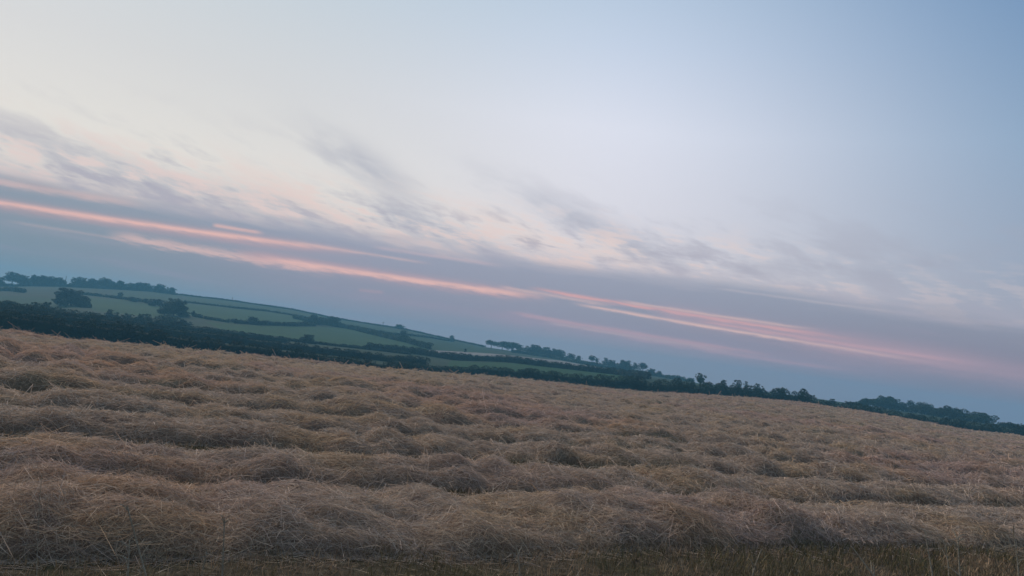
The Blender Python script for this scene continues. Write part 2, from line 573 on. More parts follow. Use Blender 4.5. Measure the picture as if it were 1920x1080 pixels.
def terrain_z(az, R):
    """height of the land at azimuth az (deg) and range R (m)"""
    az, R = np.broadcast_arrays(np.asarray(az, float), np.asarray(R, float))
    a = np.clip(az, -60, 60)
    w = np.clip((75 - np.abs(az)) / 15, 0, 1)                 # blends to flat land outside the view
    Re, Rf, Rr = r_edge(a), r_foot(a), r_ridge(a)
    t = np.tan
    ze = CAM_H + Re * t(np.radians(el_edge(a))) - np.interp(a, [-34, 0, 36], [0.50, 0.46, 0.36])
    zf = CAM_H + Rf * t(np.radians(el_foot(a)))
    zr = CAM_H + Rr * t(np.radians(el_ridge(a)))
    zd = np.minimum(ze - 0.085 * 70, (ze + zf) * 0.5 - 2.5)
    Rd = Re + 75
    z = np.zeros_like(R)
    s = np.clip((R - 22) / (Re - 22), 0, 1)
    s_f = s * s * (2.2 - 1.2 * s)
    z = ze * s_f
    m = R > Re
    q = np.clip((R - Re) / (Rd - Re), 0, 1)
    z = np.where(m, ze + (zd - ze) * (q * q * 0.35 + q * 0.65), z)
    q = np.clip((R - Rd) / np.maximum(Rf - Rd, 5), 0, 1)
    z = np.where(R > Rd, zd + (zf - zd) * q, z)
    q = np.clip((R - Rf) / (Rr - Rf), 0, 1)
    z = np.where(R > Rf, zf + (zr - zf) * q, z)
    q = np.clip((R - Rr) / 350, 0, 1)
    zfar = -3.0
    z = np.where(R > Rr, zr + (np.minimum(zfar, zr - 3) - zr) * q * q * (3 - 2 * q), z)
    return z * w + (1 - w) * np.where(R > 200, -2.0, 0.0) * np.clip((R - 60) / 140, 0, 1)


def polar(az, R, z=None):
    a = np.radians(az)
    return np.sin(a) * R, np.cos(a) * R, (terrain_z(az, R) if z is None else z)


az_fine = np.arange(-44, 44.001, 0.16)
az_all = np.concatenate([np.arange(-180, -44, 4.0), az_fine, np.arange(48, 180.1, 4.0)])
az_all[-1] = 180.0


def in_poly(px, py, poly):
    inside = np.zeros(px.shape, bool)
    n = len(poly)
    for i in range(n):
        x1, y1 = poly[i]
        x2, y2 = poly[(i + 1) % n]
        c = ((y1 > py) != (y2 > py)) & (px < (x2 - x1) * (py - y1) / (y2 - y1 + 1e-9) + x1)
        inside ^= c
    return inside


def grid_faces(na, nr):
    i, j = np.meshgrid(np.arange(na - 1), np.arange(nr - 1), indexing='ij')
    v = (i * nr + j).ravel()
    return np.stack([v, v + nr, v + nr + 1, v + 1], axis=1)[:, ::-1]


# --- the stubble field (ground under the windrows), from the camera to its far crest
tq = np.concatenate([np.linspace(0.004, 0.25, 40), np.linspace(0.25, 1.0, 70)[1:]])
az_field = np.unique(np.concatenate([az_all[::4], az_all[-1:]]))
Rg = r_edge(np.clip(az_field, -60, 60))[:, None] * tq[None, :]
Ag = np.repeat(az_field[:, None], len(tq), 1)
X, Y, Z = polar(Ag, Rg)
V = np.stack([X, Y, Z], -1).reshape(-1, 3)
me = np_mesh('stubble_field', V, grid_faces(*Ag.shape), 4, M_SOIL, smooth=True)
field = tag(obj('stubble_field', me), kind='structure')

# --- the valley and hillside behind it, cut into separate fields
rq = np.concatenate([np.linspace(0, 1, 26), 1 + np.linspace(0, 1, 110)[1:], 2 + np.linspace(0, 1, 18)[1:]])
aR = np.clip(az_all, -60, 60)
Re_, Rf_, Rr_ = r_edge(aR), r_foot(aR), r_ridge(aR)
Rh = np.where(rq[None] <= 1, Re_[:, None] + (Rf_ - Re_)[:, None] * rq[None],
              np.where(rq[None] <= 2, Rf_[:, None] + (Rr_ - Rf_)[:, None] * (rq[None] - 1),
                       Rr_[:, None] + (1500 - Rr_)[:, None] * (np.maximum(rq[None] - 2, 0) ** 2)))
Ah = np.repeat(az_all[:, None], len(rq), 1)
X, Y, Z = polar(Ah, Rh)
V = np.stack([X, Y, Z], -1).reshape(-1, 3)
FQ = grid_faces(*Ah.shape)
cen = V[FQ].mean(1)
c_az = np.degrees(np.arctan2(cen[:, 0], cen[:, 1]))
c_R = np.hypot(cen[:, 0], cen[:, 1])
c_el = np.degrees(np.arctan2(cen[:, 2] - CAM_H, c_R))
c_px, c_py = to_pix(c_az, c_el)
on_hill = (np.abs(c_az) < 44) & (c_R < r_ridge(c_az) + 2) & (c_R > r_edge(c_az) + 40)
patches = [
    ('pasture', M_GREEN2, [(-60, 552), (40, 556), (160, 562), (170, 576), (60, 580), (-60, 570)]),
    ('pasture', M_GREEN, [(165, 558), (230, 563), (300, 575), (332, 582), (335, 596), (260, 592), (172, 582)]),
    ('pasture', M_GREEN, [(345, 569), (430, 578), (500, 585), (560, 595), (600, 606), (540, 611), (480, 609), (430, 606), (370, 596), (345, 588)]),
    ('pasture', M_GREEN, [(385, 603), (430, 608), (480, 611), (600, 613), (650, 616), (720, 632), (780, 646), (806, 656), (790, 662), (700, 657),
                          (640, 647), (590, 641), (540, 638), (480, 629), (420, 620)]),
    ('pasture', M_GREEN2, [(350, 556), (425, 564), (545, 582), (700, 611), (845, 639), (905, 652), (925, 663), (806, 656), (770, 642), (700, 626),
                           (620, 605), (545, 590), (430, 576), (345, 566)]),
    ('stubble_strip', M_PALE, [(804, 655), (930, 663.5), (1050, 676), (1150, 694), (1205, 704), (1150, 699.5), (1050, 682), (930, 669), (804, 660)]),
    ('pasture', M_GREEN, [(840, 677), (960, 681), (1100, 695), (1190, 704), (1195, 716), (1100, 712), (1000, 705), (900, 698), (840, 692)]),
    ('stubble_strip', M_PALE, [(36, 556), (80, 560.5), (80, 563.5), (36, 559.5)]),
    ('pasture', M_GREEN2, [(210, 545), (283, 548), (330, 554), (345, 566), (300, 566), (210, 553)]),
]
owner = np.full(len(FQ), -1)
for k, (nm, mt, poly) in enumerate(patches):
    sel = in_poly(c_px, c_py, poly) & on_hill & (owner < 0)
    owner[sel] = k


def sub_mesh(nm, sel, mt):
    F = FQ[sel]
    u, inv = np.unique(F.ravel(), return_inverse=True)
    return np_mesh(nm, V[u], inv, 4, mt, smooth=True)


tag(obj('hillside', sub_mesh('hillside', owner < 0, M_ROUGH)), kind='structure')
for k, (nm, mt, poly) in enumerate(patches):
    if (owner == k).sum() > 3:
        tag(obj(nm, sub_mesh(nm, owner == k, mt)), kind='structure')

# ------------------------------------------------------------------ vegetation builders
GREENS = [(0.030, 0.048, 0.018), (0.038, 0.056, 0.020), (0.028, 0.042, 0.020), (0.046, 0.060, 0.024), (0.036, 0.046, 0.022)]


def leaf_quads(P, N, size, tilt=0.9):
    """small quads at P roughly facing N"""
    n = len(P)
    d = N + rng.normal(0, tilt, (n, 3))
    d /= np.linalg.norm(d, axis=1, keepdims=True) + 1e-9
    r = rng.normal(0, 1, (n, 3))
    t1 = np.cross(d, r)
    t1 /= np.linalg.norm(t1, axis=1, keepdims=True) + 1e-9
    t2 = np.cross(d, t1)
    s = (size * rng.uniform(0.6, 1.35, (n, 1))) * 0.5
    asp = rng.uniform(0.6, 1.0, (n, 1))
    q = np.stack([P - t1 * s - t2 * s * asp * 0.5, P + t2 * s * asp * -1.0, P + t1 * s + t2 * s * asp * 0.4, P + t2 * s * asp], 1)
    return q.reshape(-1, 3), np.arange(4 * n)


def lobes_to_leaves(cs, rs, size, dens, tint):
    """cs (k,3) centres, rs (k,3) radii -> leaf quads over the lobes"""
    Ps, Ns, Cs = [], [], []
    for c, r in zip(cs, rs):
        area = 4 * math.pi * (r[0] * r[1] + r[0] * r[2] + r[1] * r[2]) / 3
        n = int(max(10, dens * area / size ** 2))
        d = rng.normal(0, 1, (n, 3))
        d /= np.linalg.norm(d, axis=1, keepdims=True)
        rad = rng.uniform(0.55, 1.06, (n, 1)) ** 0.5
        P = c + d * r * rad
        Ps.append(P)
        Ns.append(d / r * r.mean())
        lv = rng.uniform(0.8, 1.2)
        Cs.append(np.array(tint) * lv * rng.uniform(0.65, 1.4, (n, 1)))
    P, N, C = np.concatenate(Ps), np.concatenate(Ns), np.concatenate(Cs)
    q, f = leaf_quads(P, N, size)
    return q, f, np.repeat(C, 4, 0)


def tube(path, radii, sides=6):
    path = np.asarray(path, float)
    V, F = [], []
    for i, (p, r) in enumerate(zip(path, radii)):
        t = path[min(i + 1, len(path) - 1)] - path[max(i - 1, 0)]
        t /= np.linalg.norm(t) + 1e-9
        a = np.cross(t, (0.3, 0.9, 0.1))
        a /= np.linalg.norm(a)
        b = np.cross(t, a)
        for k in range(sides):
            th = 2 * math.pi * k / sides
            V.append(p + r * (math.cos(th) * a + math.sin(th) * b))
    n = len(path)
    for i in range(n - 1):
        for k in range(sides):
            k2 = (k + 1) % sides
            F.append((i * sides + k, i * sides + k2, (i + 1) * sides + k2, (i + 1) * sides + k))
    return np.array(V), np.array(F)


def join(parts):
    V, F, o = [], [], 0
    for v, f in parts:
        V.append(v)
        F.append(f + o)
        o += len(v)
    return np.concatenate(V), np.concatenate(F)


def sight_R(x, y):
    """range at which the sight line through (x, y) meets the hillside"""
    az, el = azel(x, y)
    Rs = np.linspace(float(r_foot(az)), float(r_ridge(az)), 400)
    e = np.degrees(np.arctan2(terrain_z(np.full(400, az), Rs) - CAM_H, Rs))
    i = np.argmax(e >= el) if (e >= el).any() else 398
    return float(Rs[i])


def tree(name, label, cat, group, x, y_top, w_px, R, trunk=0.25, y_base=None, flat=0.75, x_top=None, dens=1.5, tint=None):
    """a tree or bush sighted at pixel x with its top at y_top, standing on the land at range R"""
    yb = y_base if y_base is not None else y_top + 20
    az, _ = azel(x, yb)
    zb = float(terrain_z(az, R))
    el_t = azel(x, y_top)[1]
    H = CAM_H + R * math.tan(math.radians(el_t)) - zb
    H = max(H, 1.5)
    W = w_px * R / FPX
    X0, Y0 = math.sin(math.radians(az)) * R, math.cos(math.radians(az)) * R
    e = bpy.data.objects.new(name, None)
    COL.objects.link(e)
    e.location = (X0, Y0, zb - 0.1)
    tag(e, label, cat, group)
    zc0 = H * trunk
    ch = H - zc0
    tint = tint or random.choice(GREENS)
    ls = max(0.32, R * 0.00098)
    # crown: uneven lobes
    k = int(np.clip(W * ch / 4.0, 9, 22))
    cs, rs = [], []
    for i in range(k):
        a = random.uniform(0, 2 * math.pi)
        rr = math.sqrt(random.random()) * 0.36 * W
        zz = zc0 + ch * random.uniform(0.24, 0.78)
        lim = 1.0 - 0.55 * (rr / (0.40 * W)) ** 2
        zz = zc0 + (zz - zc0) * lim
        lr = W * random.uniform(0.11, 0.24)
        lz = min(lr * random.uniform(flat, flat + 0.35), ch * 0.34)
        cs.append((rr * math.cos(a), rr * math.sin(a), zz))
        rs.append((lr, lr, lz))
    cs.append((random.uniform(-.08, .08) * W, 0, zc0 + ch * 0.78))
    rs.append((W * 0.2, W * 0.2, ch * 0.22))
    for i in range(9):                                             # sprigs that break the outline
        a, v = random.uniform(0, 2 * math.pi), random.uniform(0.05, 1.0)
        rr = math.cos(v * 1.35) * 0.47 * W
        cs.append((rr * math.cos(a), rr * math.sin(a), zc0 + ch * (0.45 + 0.5 * math.sin(v * 1.5))))
        lr = W * random.uniform(0.05, 0.10)
        rs.append((lr, lr, lr * 0.9))
    cs.append((0, 0, zc0 + ch * 0.45))
    rs.append((W * 0.32, W * 0.32, ch * 0.36))
    q, f, c = lobes_to_leaves(np.array(cs), np.array(rs), ls, dens, tint)
    # trim to the sighted height and width
    for ax in (0, 1):
        lo, hi = np.percentile(q[:, ax], 1.5), np.percentile(q[:, ax], 98.5)
        q[:, ax] = (q[:, ax] - (lo + hi) / 2) * (W * 1.08 / (hi - lo))
    mx = np.percentile(q[:, 2], 99.3)
    q[:, 2] = zc0 * 0.8 + (q[:, 2] - zc0 * 0.8) * (H - zc0 * 0.8) / (mx - zc0 * 0.8)
    q[:, 2] = np.maximum(q[:, 2], 0.02)
    obj('crown', np_mesh('crown', q, f, 4, M_LEAF, c), e)
    # trunk and limbs
    tr = max(0.10, min(0.42, W * 0.035))
    lean = random.uniform(-0.04, 0.04) * H
    parts = [tube([(0, 0, -0.4), (lean * .3, 0, H * 0.22), (lean * .7, 0, H * 0.45), (lean, 0, H * 0.72)], [tr * 1.35, tr, tr * 0.75, tr * 0.35])]
    for i in range(5):
        a = random.uniform(0, 2 * math.pi)
        h0 = H * random.uniform(max(0.2, trunk * 0.8), 0.5)
        rr = W * random.uniform(0.2, 0.34)
        parts.append(tube([(lean * .5, 0, h0), (rr * .5 * math.cos(a), rr * .5 * math.sin(a), h0 + H * 0.13),
                           (rr * math.cos(a), rr * math.sin(a), h0 + H * 0.24)], [tr * .5, tr * .38, tr * .15], 5))
    v, fq = join(parts)
    obj('trunk', np_mesh('trunk', v, fq, 4, M_BARK, smooth=True), e)
    return e


def hedge(name, label, group, tops, R, h=None, width=2.0, lump=0.35, step=None, tint=None, R_fn=None, cat='hedge', dens=1.3, rag=1.0):
    """a hedge along sighted points: h=None -> tops give the crown line, else tops give the base line and h its height"""
    pts = []
    for x, y in tops:
        az, el = azel(x, y)
        pts.append((az, el))
    pts.sort()
    A = np.array([p[0] for p in pts])
    E = np.array([p[1] for p in pts])
    if h is not None and R_fn is None:
        Rv0 = np.array([sight_R(x, y) for x, y in sorted(tops)])
        R_fn = lambda a: np.interp(a, A, Rv0)
    Rv = (R_fn(A) if R_fn else np.interp(A, [A[0], A[-1]], R if isinstance(R, (tuple, list)) else (R, R)))
    ls = max(0.30, float(np.mean(Rv)) * 0.00135)
    step = step or width * 0.55
    # resample at even spacing
    xs, ys = np.sin(np.radians(A)) * Rv, np.cos(np.radians(A)) * Rv
    seg = np.concatenate([[0], np.cumsum(np.hypot(np.diff(xs), np.diff(ys)))])
    n = max(3, int(seg[-1] / step))
    s = np.linspace(0, seg[-1], n)
    px, py = np.interp(s, seg, xs), np.interp(s, seg, ys)
    az = np.degrees(np.arctan2(px, py))
    Rn = np.hypot(px, py)
    zb = terrain_z(az, Rn)
    if h is None:
        top = CAM_H + Rn * np.tan(np.radians(np.interp(az, A, E)))
        hh = np.maximum(top - zb, 1.2)
    else:
        hh = np.full(n, float(h))
    sd = random.randint(0, 999)
    hh = hh * (1 - lump * 0.5 * rag + lump * rag * fbm(s / 4.5, seed=sd, oct=4))
    hh = np.maximum(hh, 0.6)
    cs, rs = [], []
    for i in range(n):
        lay = max(1, int(round(hh[i] / (width * 0.75))))
        for j in range(lay):
            z0 = zb[i] + hh[i] * (j + 0.5) / lay
            r = width * 0.5 * random.uniform(0.8, 1.25)
            rz = min(hh[i] / lay * 0.62 * random.uniform(0.85, 1.2), hh[i] * 0.5)
            top_ = zb[i] + hh[i]
            if j == lay - 1:
                z0 = top_ - rz
            cs.append((px[i] + random.uniform(-.35, .35) * width, py[i] + random.uniform(-.35, .35) * width, z0))
            rs.append((r, r, rz))
    tint = tint or random.choice(GREENS)
    ox, oy, oz = px.mean(), py.mean(), zb.min()
    cs = np.array(cs) - (ox, oy, oz)
    q, f, c = lobes_to_leaves(cs, np.array(rs), ls, dens, tint)
    # an inner mass of twigs so the hedge is not see-through
    cv_, cf = [], []
    for i in range(n):
        i0, i1 = max(i - 1, 0), min(i + 1, n - 1)
        t = np.array([px[i1] - px[i0], py[i1] - py[i0]])
        t /= np.linalg.norm(t) + 1e-9
        nn = np.array([-t[1], t[0]]) * width * 0.22
        for sx, zz in ((-1, -0.2), (-0.9, hh[i] * .6), (0, hh[i] * .74), (0.9, hh[i] * .6), (1, -0.2)):
            cv_.append((px[i] + nn[0] * sx - ox, py[i] + nn[1] * sx - oy, zb[i] + zz - oz))
    for i in range(n - 1):
        for k in range(4):
            cf.append((i * 5 + k, i * 5 + k + 1, (i + 1) * 5 + k + 1, (i + 1) * 5 + k))
    nq = len(q)
    VV = np.concatenate([q, np.array(cv_)])
    FF = np.concatenate([f, np.array(cf).ravel() + nq])
    CC = np.concatenate([c, np.tile(np.array(tint) * 0.8, (len(cv_), 1))])
    o = obj(name, np_mesh(name, VV, FF, 4, M_LEAF, CC), None, (ox, oy, oz))
    return tag(o, label, cat, group)


# ------------------------------------------------------------------ the hill's skyline trees
GS = 'trees on the hill skyline'
RID = 790
ridge_trees = [
    # x, y_top, w, trunk, label
    (-12, 519, 26, .15, 'skyline tree cut off by the left edge of the photo'),
    (23, 511.5, 26, .35, 'tall arched skyline tree standing above its neighbours at the far left'),
    (44, 517.5, 20, .12, 'rounded skyline tree just right of the tall arched one'),
    (61, 516.5, 20, .12, 'second tree right of the arched skyline tree'),
    (78, 517.5, 20, .12, 'third tree right of the arched skyline tree'),
    (95, 519.5, 18, .12, 'fourth tree right of the arched skyline tree, low and broad'),
    (110, 521, 18, .15, 'last tree of the left skyline clump, next to the thin mast'),
    (133, 531.5, 14, .10, 'low bushy tree at the left end of the second skyline clump'),
    (150, 521, 26, .12, 'first tall rounded tree of the second skyline clump'),
    (172, 523, 17, .12, 'narrower tree between two tall ones in the second skyline clump'),
    (195, 522.5, 24, .12, 'peaked tree in the middle of the second skyline clump'),
    (210, 528, 9, .35, 'little open tree beside a gap of sky in the second skyline clump'),
    (223, 527, 20, .12, 'domed tree right of the gap of sky in the skyline clump'),
    (245, 531.5, 20, .12, 'flat-topped tree near the right end of the second skyline clump'),
    (262, 530.5, 22, .10, 'broad flat-topped tree, second last of the second skyline clump'),
    (276, 532, 16, .12, 'square-shouldered last tree of the second skyline clump'),
    (299, 534, 20, .15, 'round lone skyline tree right of the long tree clump'),
    (319, 539.5, 17, .12, 'dark lone tree where the bare skyline hedge begins'),
    (748, 609, 15, .05, 'small round bush-like tree alone on the descending skyline'),
    (845, 629.5, 9, .15, 'tiny round tree alone on the lower skyline'),
]
for x, yt, w, tk, lb in ridge_trees:
    Rr = float(r_ridge(azel(x, yt + 15)[0])) - 6
    tree('skyline_tree', lb, 'tree', GS, x, yt - 1, w * 0.88, Rr, tk, yt + 18, flat=0.8 if yt != 511.5 else 0.5)

GD = 'trees along the pale field strip'
for x, yt, w, tk, lb in [
    (920, 637.5, 20, .40, 'first tree of the roadside row, ragged with sky showing through'),
    (941, 639.5, 22, .28, 'second tall tree of the first roadside clump'),
    (959, 641.5, 22, .25, 'third tall tree of the first roadside clump'),
    (972, 646, 16, .22, 'drooping right-hand tree of the first roadside clump'),
    (986, 648, 14, .22, 'narrow tree at the left end of the long roadside clump'),
    (1004, 647, 26, .12, 'highest domed tree of the long roadside clump'),
    (1022, 651, 24, .12, 'middle tree of the long roadside clump sloping down'),
    (1044, 655, 26, .14, 'square-ended right tree of the long roadside clump'),
    (1068, 662.5, 15, .25, 'small round tree just right of the long roadside clump'),
    (1083, 666.5, 11, .22, 'slender tree, second right of the long roadside clump'),
    (1108.5, 666, 11, .42, 'tall thin tree with bare trunk standing apart on the skyline'),
    (1117, 670.5, 7, .35, 'tiny thin tree touching the tall bare-trunked one'),
    (1135, 670.5, 13, .15, 'leaning tree left of the broad domed pair'),
    (1148, 675, 16, .10, 'left half of the broad domed pair of trees'),
    (1171, 675.5, 24, .08, 'broad domed tree, the larger of the pair'),
    (1189, 679.5, 12, .30, 'small open tree left of the lollipop-shaped one'),
    (1204, 680, 15, .42, 'lollipop-shaped tree with clear trunk against the sky'),
    (1221, 691, 16, .08, 'low domed bush tree right of the lollipop-shaped tree'),
    (1234, 695, 9, .10, 'small bush tree ending the roadside row'),
    (1255, 704.5, 16, .05, 'low round bush on the skyline right of the roadside row'),
    (1271, 704.5, 9, .08, 'small bush tip on the skyline left of the lone hedgerow tree'),
]:
    az = azel(x, yt + 18)[0]
    Rr = float(r_ridge(az)) - 25
    tree('roadside_tree', lb, 'tree', GD, x, yt, w, Rr, tk, yt + 20, dens=1.25 if tk > .2 else 1.5)

GR = 'trees above the right-hand hedge'
for x, yt, w, tk, R, lb in [
    (1312, 700.5, 19, .35, 300, 'lone round hedgerow tree with sky through its crown'),
    (1356, 713, 16, .1, 260, 'small rounded bush tree in the hedge right of the lone tree'),
    (1381, 713, 22, .1, 270, 'domed bush tree, second right of the lone hedgerow tree'),
    (1397, 715.5, 11, .1, 262, 'narrow bush beside the second dome of the hedge'),
    (1419, 720.5, 20, .05, 260, 'low dome in the hedge after the dip'),
    (1468, 728, 20, .05, 260, 'slight dome along the even stretch of right hedge'),
    (1504, 729, 19, .1, 270, 'flat-topped tree at the end of the even hedge stretch'),
    (1559, 748, 10, .1, 300, 'small twin-topped bush on the thin stretch of hedge'),
    (1598, 754, 20, .1, 340, 'low spreading tree left of the big domed trees'),
    (1622, 747.5, 30, .1, 400, 'first domed tree of the big group on the right'),
    (1661, 744.5, 48, .08, 430, 'tallest broad domed tree of the group on the right'),
    (1690, 758, 26, .08, 430, 'sloping shoulder tree right of the tallest dome'),
    (1707, 751.5, 13, .3, 470, 'little cap-shaped crown peeping over the right-hand group'),
    (1728, 756.5, 48, .06, 420, 'broad hazy tree in the middle of the right-hand group'),
    (1781, 763.5, 46, .1, 380, 'dark blocky tree with notched edge in the right-hand group'),
    (1755, 768, 20, .08, 390, 'low tree filling the gap left of the dark blocky tree'),
    (1826, 773, 54, .1, 380, 'last broad domed tree of the right-hand group'),
    (1806, 782, 18, .1, 370, 'small tree between the two last domes on the right'),
    (1898, 793.5, 34, .1, 330, 'low rounded tree close to the right edge of the photo'),
]:
    tree('hedgerow_tree', lb, 'tree', GR, x, yt - 1, w * 0.86, R, tk, yt + 22)

GV = 'trees and bushes on the hillside fields'
for x, yt, yb, w, tk, R, lb in [
    (133, 542, 573, 40, .10, 400, 'large dark spreading tree in the valley at the left'),
    (112, 557, 575, 20, .10, 410, 'tree joined to the left side of the large valley tree'),
    (158, 561, 576, 20, .10, 410, 'tree on the right flank of the large valley tree'),
    (325, 560, 592, 34, .06, 470, 'big hazy tree below the dark lone skyline tree'),
    (308, 574, 592, 22, .06, 460, 'bushy tree leaning on the left of the big hazy one'),
    (344, 583, 594, 16, .06, 455, 'small tree at the right foot of the big hazy one'),
    (225, 547.5, 558, 8, .10, 640, 'small upright tree on the upper hedge below the skyline clump'),
    (249, 556.5, 566, 13, .06, 600, 'squat bush on the upper hillside hedge'),
    (273, 559.5, 569, 8, .08, 600, 'small bush right of the squat one on the upper hedge'),
    (291, 560, 574, 21, .06, 580, 'wide bush at the end of the upper hillside hedge'),
    (362, 582, 594, 8, .08, 480, 'small upright tree at the corner of two pastures'),
    (374, 588.5, 596, 8, .05, 480, 'little round bush right of the upright corner tree'),
    (439, 597, 605, 19, .03, 500, 'square clipped bush alone on the mid hillside hedge'),
    (472, 593.5, 608, 15, .04, 500, 'tallest tree of the mid hillside hedge'),
    (484, 601, 609, 12, .04, 500, 'bush touching the right of the tallest mid-hedge tree'),
    (498, 602, 609, 15, .04, 505, 'low bush row start on the mid hillside hedge'),
    (586, 590, 606, 22, .04, 560, 'left tree of the hazy hillside copse'),
    (600, 594, 610, 20, .04, 550, 'middle tree of the hazy hillside copse'),
    (624, 593.5, 612, 24, .04, 560, 'right tree of the hazy hillside copse below the skyline'),
    (757, 619.5, 636, 17, .04, 560, 'round hillside tree just below the small skyline bush tree'),
    (205, 579.5, 596, 15, .06, 340, 'dark round bush left of the valley bush row'),
    (217, 585, 596, 8, .06, 340, 'slim bush between two round valley bushes'),
    (237, 587, 602, 18, .05, 335, 'dark square bush at the edge of the valley scrub'),
    (262, 588, 603, 15, .05, 338, 'left one of two twin bushes by the valley scrub'),
    (277, 588, 604, 14, .05, 338, 'right one of two twin bushes by the valley scrub'),
    (318, 592.5, 610, 36, .04, 340, 'wide low tree in front of the big hazy tree'),
    (345, 599, 612, 22, .04, 338, 'low bush trailing right of the wide low tree'),
    (60, 566, 588, 18, .05, 320, 'round bush at the far left valley edge'),
    (85, 566.5, 590, 24, .05, 315, 'second round bush at the far left valley edge'),
    (15, 563.5, 588, 34, .05, 310, 'dark bush mass touching the left edge of the photo'),
    (574, 626.5, 645, 24, .04, 325, 'dark peaked bush rising from the valley hedge line'),
    (645, 645, 655, 10, .05, 330, 'small dark bush on the valley hedge below the wide pasture'),
    (687, 646, 658, 12, .05, 330, 'rounded bush on the valley hedge at the pasture corner'),
    (663, 646, 656, 12, .05, 330, 'bush between the small dark and the rounded hedge bush'),
    (729, 653.5, 662, 10, .05, 330, 'low bush near the end of the wide pasture'),
    (750, 655, 663, 10, .05, 330, 'low bush right of the one ending the pasture'),
    (790, 655, 664, 10, .08, 345, 'small bush by the left end of the pale strip'),
    (775, 652, 660, 7, .08, 400, 'tiny bush on the pasture left of the pale strip'),
    (787, 650.5, 659, 5, .08, 410, 'tiny upright bush on the pasture by the pale strip'),
    (872, 653, 661, 4, .08, 420, 'tiny upright bush breaking the pale strip'),
]:
    R = sight_R(x, yb) if R >= 400 else R
    tree('hillside_tree' if w > 12 else 'hillside_bush', lb, 'tree' if w > 12 else 'bush', GV, x, yt, w, R, tk, yb)

# ------------------------------------------------------------------ hedges
GH = 'field hedges on the hill'
rr_ = lambda A: r_ridge(A) - 3
hedge('hedge', 'thin dark hedge tracing the bare skyline of the hill', GH, [(327, 551), (425, 562.5), (500, 573.5), (545, 579.5), (625, 596.5), (700, 608.5), (760, 617.5), (845, 636.5), (908, 650)],
      0, h=1.5, width=1.6, lump=.5, R_fn=rr_)
hedge('hedge', 'hazy hedge base under the left skyline clumps', GH, [(-40, 534), (60, 537), (130, 539), (210, 543), (283, 548), (325, 553)], 0, h=3.0, width=3.0, lump=.6, R_fn=lambda A: r_ridge(A) - 10)
hedge('hedge', 'dark short hedge at the far left below the skyline clump', GH, [(-40, 541), (20, 546), (45, 549)], 680, h=3.0, width=3.0)
hedge('hedge', 'upper hedge running down between the two left pastures', GH, [(150, 552), (200, 557.5), (250, 564), (300, 573), (335, 581)], (640, 560), h=1.8, width=2.0, lump=.6)
hedge('hedge', 'thin hedge dividing the upper strip from the bright pasture', GH, [(345, 567), (430, 577), (500, 584), (545, 591), (575, 597)], (690, 600), h=1.5, width=1.6, lump=.5)
hedge('hedge', 'short hedge sloping down to the square clipped bush', GH, [(362, 593), (390, 599), (428, 605)], (490, 500), h=1.6, width=1.8, lump=.6)
hedge('hedge', 'bumpy hedge under the bright pasture in the hill middle', GH, [(440, 606), (480, 609), (540, 611), (590, 611)], (500, 520), h=2.3, width=2.4, lump=.7)
hedge('hedge', 'broad dark hedge descending from the hazy copse to the pale strip', GH, [(550, 597), (590, 606), (620, 611), (660, 618), (720, 633), (760, 642), (805, 655)], (600, 430), h=3.2, width=3.2, lump=.6)
hedge('hedge', 'faint upper hedge below the small skyline bush tree', GH, [(680, 617), (740, 628), (800, 633), (850, 641)], (660, 640), h=1.5, width=1.8, lump=.6)
hedge('hedge', 'dark hedge between the pale strip and the green lens of pasture', GH,
      [(690, 660), (780, 664), (850, 675), (930, 678), (1000, 685), (1080, 694), (1150, 702), (1215, 711)], (338, 338), h=2.9, width=2.6, lump=.45)
hedge('hedge', 'hedge along the far side of the pale strip', GH, [(960, 661), (1030, 671), (1100, 684), (1180, 696), (1240, 706), (1300, 716)], (560, 500), h=2.6, width=2.6, lump=.7)
hedge('hedge', 'low valley hedge with bushes under the wide pasture', GH,
      [(395, 615), (430, 620), (480, 625), (520, 631), (600, 640), (650, 647), (700, 653), (770, 661)], (325, 330), width=3.0, lump=.4)
GN = 'dark hedges behind the stubble field'
hedge('hedge', 'dark near hedge behind the crest in the middle of the field edge', GN,
      [(740, 672), (800, 684), (850, 687), (900, 685), (950, 690), (1000, 692), (1050, 697), (1100, 702), (1150, 707), (1200, 709), (1260, 712), (1330, 716)],
      (225, 225), width=3.4, lump=.42, tint=(0.026, 0.040, 0.018))
hedge('hedge', 'dark even hedge above the right part of the field edge', GN,
      [(1325, 716), (1400, 724), (1434, 726), (1468, 729), (1505, 733), (1519, 741), (1545, 749), (1580, 752), (1640, 763), (1720, 776), (1800, 788), (1860, 793), (1925, 799), (2050, 815)],
      (235, 270), width=3.4, lump=.35, tint=(0.024, 0.038, 0.018))
hedge('hedge', 'darkest scrubby hedge right behind the left field crest', GN,
      [(-120, 568), (0, 579), (60, 584), (140, 597), (200, 606), (280, 615), (380, 632), (480, 646), (560, 655), (640, 665), (700, 673), (760, 680), (830, 690)],
      (170, 185), width=3.6, lump=.40, tint=(0.028, 0.036, 0.018))
hedge('hedge', 'second scrub hedge rising behind the darkest one at the left', GN,
      [(-120, 558), (0, 567), (60, 574), (140, 586), (200, 596), (280, 606), (380, 620), (480, 634), (560, 643), (640, 653), (720, 664), (800, 670)],
      (235, 250), width=3.6, lump=.42, tint=(0.030, 0.040, 0.018))
hedge('hedge', 'third scrub hedge fading towards the valley pastures', GN,
      [(-100, 553), (40, 570), (140, 580), (220, 592), (300, 601), (380, 612), (460, 622), (540, 633)],
      (285, 300), width=3.2, lump=.5)

# ------------------------------------------------------------------ poles on the skyline


